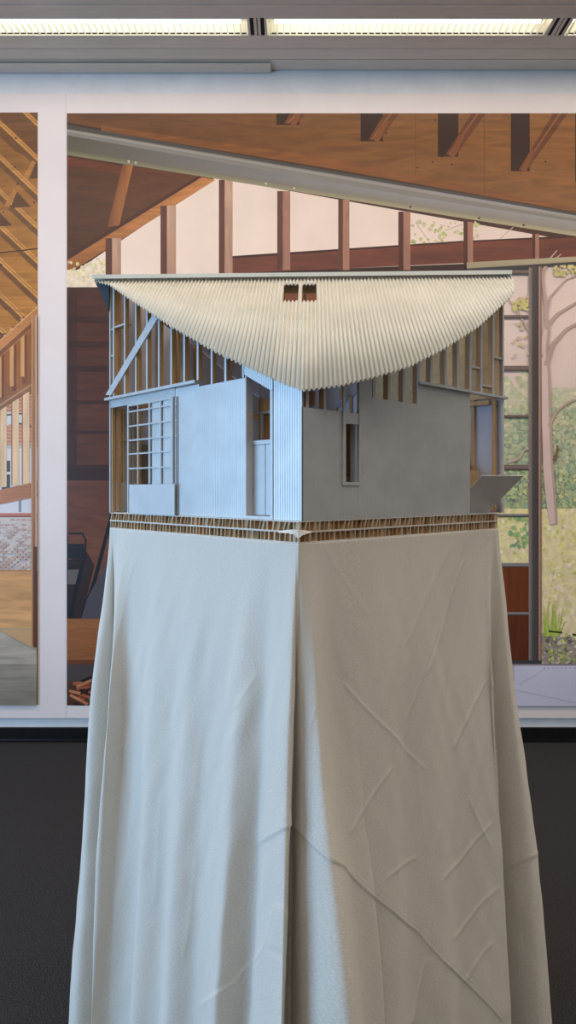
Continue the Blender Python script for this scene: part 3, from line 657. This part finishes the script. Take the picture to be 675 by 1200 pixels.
# rail on left wall
def rail(W, p0, p1, name, hgt=.008, o=.010, mat='cap', lift=0):
    b = MB(); a0, z0 = W.px(*p0); a1, z1 = W.px(*p1); zz = (z0 + z1) / 2 + lift
    W.poly(b, [(a0, zz), (a1, zz), (a1, zz + hgt), (a0, zz + hgt)], -.002, o, mat); b.build(name, house); return zz
zl = WL.px(122, 468)[1]; zl2 = WL.px(232, 450)[1]
zrL = 1.6148
b = MB(); aE = WL.px(233, 448)[0]
WL.box(b, -.006, aE, zrL, zrL + .006, -.002, .011, 'face', 'face'); b.build('rail', house)
b = MB(); a0, a1 = WL.px(125, 470)[0], WL.px(205, 458)[0]
WL.box(b, .0, a1, zrL - .0175, zrL, -.0215, 0, 'face'); b.build('header_board', house)
zhd = zrL - .0175
# corner post left
b = MB(); WL.box(b, 0, .005, ZB, zrL - .0, -.003, .0006, 'face'); WL.box(b, .0, .005, zrL + .006, WL.top(0.0, 0, .006), -.003, .0006, 'face'); WL.box(b, 0.0052, .0085, ZB + .001, zhd, -.009, -.003, 'wood'); b.build('corner_post', house)
for u in (133, 146, 159, 172, 186, 200.5, 215.7, 231.5):
    WL.stud(u, 440, z0=zrL + .0065)
zpT = 1.6085     # top of solid panel
for u in (248, 264, 284.6):
    if u < 280: WL.stud(u, 445, z0=zpT)
# blocking
def block(W, u0, u1, v, o=0):
    b = MB(); a0, z = W.px(u0, v); a1, _ = W.px(u1, v); a0 = max(a0, .001); a1 = min(a1, W.l - .001)
    W.box(b, a0, a1, z - .002, z + .002, -.018, -.001, 'wood', 'face'); b.build('blocking', house)
block(WL, 125, 133, 388); block(WL, 133.8, 145.6, 383.5); block(WL, 125, 132.6, 418.5)
# brace
b = MB(); p = [WL.px(125, 463), WL.px(131.5, 463), WL.px(186, 374), WL.px(181, 368)]
p = [(a, max(z, zrL + .0065)) for a, z in p]; p[2] = (p[2][0], min(p[2][1], WL.top(p[2][0]) - .002)); p[3] = (p[3][0], min(p[3][1], WL.top(p[3][0]) - .002))
WL.poly(b, p, .0008, .0035, 'face'); b.build('brace', house)
# solid panel left
aP0, aP1 = WL.px(177.5, 540)[0], WL.px(286.5, 520)[0]
b = MB(); pts = [(aP0, ZB + .0005), (aP1, ZB + .0005), (aP1, zpT), (aE, zpT), (aE, zrL - .001), (a1 + .001, zrL - .001), (a1 + .001, zhd - .001), (aP0, zhd - .001)]
WL.poly(b, pts, -.004, -.0005, 'card'); b.build('wall_panel', house)
# door recess
aD1 = WL.px(317, 520)[0]; aD2 = WL.px(320, 520)[0]; aD3 = SL - .0005
zbot = ZB + .006
b = MB()
zo0, zo1 = WL.px(286.5, 439)[1], WL.px(317, 457)[1]
WL.poly(b, [(aP1 - .006, WL.top(aP1 - .006)), (aP1 - .006, zo0), (aP1, zo0), (aD1, zo1), (aD2, zo1 - .0), (aD2, WL.top(aD2)), ], -.004, .001, 'card'); b.build('fascia_board', house)
b = MB(); WL.box(b, aP1 - .005, aP1 - .0003, zpT + .0005, WL.top(aP1 - .001, 0, .006), -.004, .0015, 'face'); b.build('trim_strip', house)
b = MB(); WL.box(b, aP1 + .0002, aD1, ZB + .0005, zbot, -.018, .0, 'face'); b.build('sill', house)
b = MB(); WL.poly(b, [(aP1 + .0003, zbot), (aP1 + .004, zbot), (aP1 + .004, zo0 - .004), (aP1 + .0003, zo0 - .001)], -.017, -.0006, 'flap'); b.build('jamb', house)
b = MB(); WL.box(b, aD1, aD2 - .0002, ZB + .0005, zo1 - .0005, -.010, .001, 'face'); b.build('jamb', house)
b = MB(); WL.poly(b, [(aD2, ZB + .0005), (aD3, ZB + .0005), (aD3, WL.top(aD3, -.004)), (aD2 + .0, WL.top(aD2, -.004))], -.004, -.0005, 'card'); b.build('wall_panel', house)
# doors in recess
o_ = -.0175
za = WL.px(305, 521, o_)[1]; am = WL.px(311, 560, o_)[0]
for x0, x1 in ((aP1 + .0045, am - .001), (am + .001, aD1 + .02)):
    b = MB(); WL.box(b, x0, x1, zbot + .001, za, o_ - .003, o_, 'plain_card'); b.build('door', house)
b = MB(); zc = WL.px(305, 516, o_)[1]; WL.box(b, aP1 + .0045, aD1 + .03, za + .0005, zc, o_ - .02, o_ + .002, 'plain_card'); b.build('shelf', house)
zt0, zt1 = WL.px(305, 486, o_)[1], WL.px(305, 467, o_)[1]
b = MB(); oo = -.05
WL.box(b, aP1 - .01, SL - .02, WL.px(305, 520, oo)[1], WL.px(305, 486, oo)[1], oo - .003, oo, 'wood_dark')
WL.box(b, aP1 - .01, SL - .02, WL.px(305, 484, oo)[1], WL.px(305, 468, oo)[1], oo - .003, oo + .002, 'wood')
zq = WL.px(305, 467, oo)[1]; q0, q1 = aP1 - .01, SL - .02
WL.poly(b, [(q0, zq), (q1, zq), (q1, max(zq + .002, WL.top(q1, oo) - .012)), (q0, WL.top(q0, oo) - .012)], oo - .003, oo, 'lavender')
b.build('interior_partition', house)
b = MB(); am2 = WL.px(307, 500, oo + .004)[0]
WL.box(b, am2 - .0025, am2 + .0025, WL.px(305, 518, oo)[1], WL.px(305, 486, oo)[1], oo + .001, oo + .006, 'plain_card')
WL.box(b, aP1 - .01, SL - .02, WL.px(305, 486, oo)[1], WL.px(305, 483, oo)[1], oo + .001, oo + .006, 'plain_card'); b.build('interior_window_frame', house)

# gridded sliding window on left wall
b = MB(); zwb = WL.px(160, 567)[1]; zwt = zhd - .001
ug = [151.5, 163, 176.5, 189.5, 203]
an = [WL.px(u, 520)[0] for u in ug]
wds = [.0055, .0035, .0055, .0055, .007]
for i, (a, w_) in enumerate(zip(an, wds)):
    WL.box(b, a - w_ / 2, a + w_ / 2, zwb if i else ZB + .001, zwt, .0005, .0038, 'face')
rows = [WL.px(170, v)[1] for v in (480, 497.5, 514.5, 531, 548.5)]
for z in rows: WL.box(b, an[0], an[-1], z - .0017, z + .0017, .0008, .0034, 'face')
WL.box(b, an[0] - .002, an[-1] + .003, zwt - .004, zwt, .0005, .0036, 'face')
win = b.build('grid_window', house)
b = MB(); a6 = WL.px(206.5, 520)[0]
for a in (a6 - .001, a6 + .005): WL.box(b, a, a + .0018, ZB + .004, zwt, .0002, .0022, 'face')
for z in rows: WL.box(b, a6, a6 + .005, z - .001, z + .001, 0, .003, 'face')
b.build('muntin_ladder', win)
b = MB(); p0 = WL.px(151.5, 566, .008); p1 = WL.px(204.5, 566, .008)
WL.box(b, p0[0], p1[0], ZB + .0005, WL.px(180, 567.5, .008)[1], .006, .0085, 'plain_card'); b.build('lower_panel', win)
# ---- right wall
zR1 = WR.px(390, 481)[1]; zR2 = WR.px(475, 471.5)[1]; zrR = 1.6135
aw0, aw1 = WR.px(404, 530)[0], WR.px(419.5, 530)[0]; zw0, zw1 = WR.px(412, 565)[1], WR.px(412, 497)[1]
a421, a424, a437, a491, a551 = [WR.px(u, 500)[0] for u in (401, 422.5, 436.5, 491, 551)]
b = MB()
WR.poly(b, [(0, ZB + .0005), (aw0, ZB + .0005), (aw0, zR1), (0, zR1)], -.004, -.0005, 'card')
WR.poly(b, [(aw0, ZB + .0005), (aw1, ZB + .0005), (aw1, zw0), (aw0, zw0)], -.004, -.0005, 'card')
WR.poly(b, [(aw0, zw1), (aw1, zw1), (aw1, zR1), (aw0, zR1)], -.004, -.0005, 'card')
WR.poly(b, [(aw1, ZB + .0005), (a437, ZB + .0005), (a437, WR.top(a437)), (aw1 + .002, WR.top(aw1 + .002))], -.004, -.0005, 'card')
WR.poly(b, [(a437, ZB + .0005), (a491, ZB + .0005), (a491, zR2), (a437, zR2)], -.004, -.0005, 'card')
WR.poly(b, [(a491, ZB + .0005), (a551, ZB + .0005), (a551, zrR), (a491, zrR)], -.004, -.0005, 'card')
b.build('wall_panel', house)
# slim window frame
b = MB(); e = .0045; ax0, ax1 = WR.px(401, 530)[0], WR.px(421.5, 530)[0]; zf0 = WR.px(412, 568.5)[1]; zf1 = WR.px(412, 484)[1]
WR.box(b, ax0, aw0, zf0, WR.top(ax0, 0, .006), -.0003, .003, 'face'); WR.box(b, aw1, ax1, zf0, WR.top(ax1, 0, .006), -.0003, .003, 'face')
WR.box(b, aw0, aw1, zf0, zw0, -.0003, .003, 'face'); WR.box(b, aw0, aw1, zw1, zf1, -.0003, .0015, 'card')
WR.box(b, aw1 - .003, aw1 - .0002, zw0, zw1, -.016, -.0045, 'face')
b.build('slim_window_frame', house)
b = MB(); WR.box(b, aw0 - .02, aw1 + .05, ZB + .02, zR1 - .005, -.062, -.059, 'wood_dark'); WR.box(b, aw1 - .002, aw1 + .004, zw0 - .01, zR1, -.0585, -.052, 'wood'); WR.box(b, aw0 - .01, aw1 + .05, zw0 - .004, zw0 + .012, -.0585, -.054, 'wood'); b.build('interior_panel', house)
# studs in gaps
for u in (360.5, 381): WR.stud(u, 470, z0=zR1 + .0003, depth=.012)
for u in (438.5, 456, 473.7, 490.3): WR.stud(u, 462, z0=zR2 + .0003, depth=.012, w=.007 if u < 480 else .0065)
a = MB()
for u in (506, 522.5, 537, 551.6, 564.6, 578.5): WR.stud(u, 440, z0=zrR + .006, depth=.013)
b = MB(); WR.box(b, a491 - .001, WR.l + .004, zrR, zrR + .0055, -.002, .010, 'face'); b.build('rail', house)
block(WR, 552.5, 564, 429); block(WR, 565.5, 578, 451); block(WR, 579.5, 590, 418)
b = MB(); WR.box(b, WR.l - .0055, WR.l, ZB + .0005, zrR, -.004, .0006, 'flap'); WR.box(b, WR.l - .0055, WR.l, zrR + .006, WR.top(WR.l, 0, .008), -.004, .0006, 'flap')
WR.box(b, WR.l - .004, WR.l, ZB + .0005, zrR - .001, -.02, -.0045, 'lavender'); b.build('corner_post', house)

# ---- back walls (facing the display board)
WBR = Wall(hR, hB, 2); WBL = Wall(hB, hL, 3)
zsh = ZB + .33
for W, nm in ((WBR, 0), (WBL, 1)):
    b = MB(); n = 26; pts = [(0.004, ZB + .0005), (W.l - .004, ZB + .0005)] + [(W.l - .004 - (W.l - .008) * k / n, min(W.top(W.l - .004 - (W.l - .008) * k / n, 0, .008), 9)) for k in range(n + 1)]
    W.poly(b, pts, -.004, -.0005, 'lavender', 'card'); b.build('back_wall_panel', house)
    for k in range(12):
        a = .02 + k * (W.l - .04) / 11; b = MB(); z1 = min(W.top(a - .004, -.02), W.top(a + .004, -.02)) - .006
        W.poly(b, [(a - .004, ZB + .003), (a + .004, ZB + .003), (a + .004, z1), (a - .004, z1)], -.012, -.0045, 'wood'); b.build('stud', house)
    b = MB(); W.box(b, .03, W.l - .03, zrR - .01, zrR, -.018, -.0125, 'wood'); b.build('wall_plate', house)
# strips and low panel lining the far side, seen through the left opening and the grid window
zlow = ZB + .072; zup = 1.598; WB_ = WBL.l
b = MB(); WBL.box(b, WB_ - .075, WB_ - .013, ZB + .001, zlow, -.0078, -.0050, 'flap'); b.build('low_partition', house)
for k in range(7):
    a = WB_ - .0175 - k * .0088; b = MB(); WBL.box(b, a, a + .0048, zlow + .0005, zup, -.0078, -.0050, 'ply' if k % 2 == 0 else 'plain_card'); b.build('batten', house)
b = MB(); WBL.box(b, WB_ - .075, WB_ - .013, zlow + .10, zlow + .104, -.0105, -.0080, 'wood'); b.build('batten_rail', house)
b = MB(); WBL.box(b, WB_ - .26, WB_ - .082, ZB + .001, ZB + .165, -.0165, -.0130, 'taupe'); b.build('inner_screen', house)
# horizontal sheets of ply high on the back-right wall
b = MB(); n = 20; W = WBR; z0 = zrR + .004
pts = [(.005, z0), (.40, z0)] + [(.40 - .395 * k / n, max(z0 + .002, W.top(.40 - .395 * k / n, -.03) - .008)) for k in range(n + 1)]
W.poly(b, pts, -.016, -.0125, 'ply'); b.build('plywood_lining', house)
# interior stepped boards seen through the right opening
for k, (a, h_) in enumerate(((.05, .10), (.075, .115), (.10, .125), (.125, .118), (.15, .105), (.175, .09), (.20, .075))):
    b = MB(); WBR.box(b, a, a + .021, ZB + .004, ZB + h_, -.034, -.030, 'wood'); b.build('stepped_board', house)
# floor sheet and grey plate
q = [corner(HC, x * .985, y * .985) for x, y in ((-HH, 0), (0, -HH), (HH, 0), (0, HH))]
b = MB(); b.prism([(p[0], p[1], ZB + .0004) for p in q], [(p[0], p[1], ZB + .0001) for p in q], 'plain_card'); b.build('floor_sheet', house)
b = MB(); lo = []
for (aa, tt) in ((-(HH - .13), .12), (HH - .13, .12), (.03, HH - .02), (-.03, HH - .02)):
    x, y = plan(aa, -tt); lo.append((x, y, RZ - RS * tt - .0030))
b.prism(lo, [(x, y, z - .002) for x, y, z in lo], 'lavender'); b.build('ceiling_lining', house)
# ridge board and cross partition under the ridge
b = MB()
p0, p1 = plan(-.44, 0), plan(.44, 0)
def seg(b, a0, a1, t0, t1, z0, z1, mat):
    c = [plan(a0, t0), plan(a1, t0), plan(a1, t1), plan(a0, t1)]; b.prism([(x, y, z1) for x, y in c], [(x, y, z0) for x, y in c], mat)
seg(b, -.43, .43, -.005, .005, RZ - .035, RZ - .012, 'wood'); b.build('ridge_beam', house)
for a in [-.40 + .05 * k for k in range(17)]:        # rafters under both slopes
    for sg in (1, -1):
        tmax = (HH - abs(a)) - .045
        if tmax < .03: continue
        b = MB(); lo = []
        for (aa, tt) in ((a - .003, .008), (a + .003, .008), (a + .003, tmax), (a - .003, tmax)):
            x, y = plan(aa, sg * tt); lo.append((x, y, RZ - RS * tt - .0075))
        if -.045 < a < .045 and sg == 1: continue
        b.prism(lo, [(x, y, z - .014) for x, y, z in lo], 'wood'); b.build('rafter', house)

# ---- roof
EAVE_R = [(355, 458), (400, 452), (440, 442), (480, 430), (520, 409.5), (560, 384), (585, 361), (597, 350), (602.5, 342), (603.5, 334), (600, 324)]
EAVE_L = [(355, 458), (330, 449), (300, 435), (250, 411.5), (200, 382.5), (150, 349.5), (128, 334), (114.5, 324)]
def onroof(u, v):
    rx, rz = (u - CU) / FP, (CV - v) / FP      # point = (rx*y, y, CAMZ + rz*y);  z = RZ - RS*((x-hx)*fx+(y-hy)*fy)
    k = (RZ + RS * (HC[0] * FD[0] + HC[1] * FD[1]) - CAMZ) / (rz + RS * (rx * FD[0] + FD[1]))
    x, y = rx * k, k
    return ((x - HC[0]) * AX[0] + (y - HC[1]) * AX[1], (x - HC[0]) * FD[0] + (y - HC[1]) * FD[1])
er = [onroof(*p) for p in EAVE_R]; el = [onroof(*p) for p in EAVE_L]
ev = sorted(set(el + er)); EA = np.array([p[0] for p in ev]); ET = np.array([max(p[1], .006) for p in ev])
sk = [onroof(u, v) for u, v in ((332.8, 334), (349.2, 353), (354.3, 334), (371, 353))]
def sheet(name, sg, skylights, amp=.0022, pitch=.0083, step=9):
    b = MB(); a0, a1 = EA[0], EA[-1]; ns = int((a1 - a0) / pitch * step); i0 = 0
    aa = np.linspace(a0, a1, ns + 1); tt = np.interp(aa, EA, ET)
    if sg < 0: tt = np.minimum(tt, np.interp(aa, [-.49, 0, .5], [.01, .48, .01]))
    zz = amp * np.cos(2 * math.pi * aa / pitch)
    def col(i, ta, tb):
        out = []
        for t in (ta, tb):
            x, y = plan(aa[i], sg * t); out.append((x, y, RZ - RS * t + zz[i]))
        return out
    V = []; Fc = []
    def quad(i, f):
        l_, r_ = f(i), f(i + 1); 
        if l_[1] - l_[0] < .0005 and r_[1] - r_[0] < .0005: return
        pl, pr = col(i, *l_), col(i + 1, *r_); k = len(V); V.extend([pl[0], pl[1], pr[1], pr[0]]); Fc.append((k, k + 1, k + 2, k + 3))
    for i in range(ns):
        am_ = (aa[i] + aa[i + 1]) / 2; hole = None
        if skylights:
            for h_ in (0, 2):
                if sk[h_][0] < am_ < sk[h_ + 1][0]: hole = (sk[h_][1], sk[h_ + 1][1])
        if hole: quad(i, lambda j: (.004, hole[0])); quad(i, lambda j: (hole[1], tt[j]))
        else: quad(i, lambda j: (.004, tt[j]))
    b.v = V; b.f = Fc; b.m = [b.mat('roof')] * len(Fc); b.uv = [[(0, 0)] * 4] * len(Fc)
    import bmesh
    o = b.build(name, house, fix=False)
    bm = bmesh.new(); bm.from_mesh(o.data); bmesh.ops.remove_doubles(bm, verts=bm.verts, dist=1e-5); bmesh.ops.recalc_face_normals(bm, faces=bm.faces); bm.to_mesh(o.data); bm.free()
    o.data.polygons.foreach_set('use_smooth', [True] * len(o.data.polygons))
    md = o.modifiers.new('thickness', 'SOLIDIFY'); md.thickness = .0009; md.offset = 0
    return o
rf = sheet('roof_sheet', 1, True)
# ridge cap: pale folded strip standing a little above the corrugations
b = MB(); r0, r1 = EA[0] - .003, EA[-1] - .002
def capz(t): return RZ + .0065 - RS * t
prof = [(-.02, -.003), (0, .0115), (.012, .0095), (.012, .0002), (.0105, .0002), (.0105, .0080), (0, .0098), (-.02, -.0047)]
for (t, dz), (t2, dz2) in zip(prof, prof[1:] + prof[:1]):
    q = [plan(r0, t), plan(r1, t), plan(r1, t2), plan(r0, t2)]
    b.face([(q[0][0], q[0][1], RZ + dz), (q[1][0], q[1][1], RZ + dz), (q[2][0], q[2][1], RZ + dz2), (q[3][0], q[3][1], RZ + dz2)], 'cap')
for r in (r0, r1): b.face([(*plan(r, t), RZ + dz) for t, dz in prof], 'cap')
b.build('ridge_cap', house)
# folded gable pieces at the two ridge ends (dark undersides)
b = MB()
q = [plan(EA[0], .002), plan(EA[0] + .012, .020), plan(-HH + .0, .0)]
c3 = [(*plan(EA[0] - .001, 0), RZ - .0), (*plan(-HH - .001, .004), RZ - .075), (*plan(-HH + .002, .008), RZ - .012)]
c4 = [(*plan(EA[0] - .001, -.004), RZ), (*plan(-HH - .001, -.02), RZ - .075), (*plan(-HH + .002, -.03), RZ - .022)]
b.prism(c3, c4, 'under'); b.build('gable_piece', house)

# ---- leaning flap in the right opening
Bp = Vector((.4635, 1.588, ZB + .0015)); Cp = Vector((.5255, 1.522, 1.4342)); Dp = Vector((.434, 1.528, 1.4345)); Ap = Dp - (Cp - Bp)
nn = (Cp - Bp).cross(Dp - Cp).normalized() * .0018
b = MB(); q = [Ap, Bp, Cp, Dp]; b.prism([tuple(p) for p in q], [tuple(p + nn) for p in q], 'flap'); b.build('leaning_flap', house)
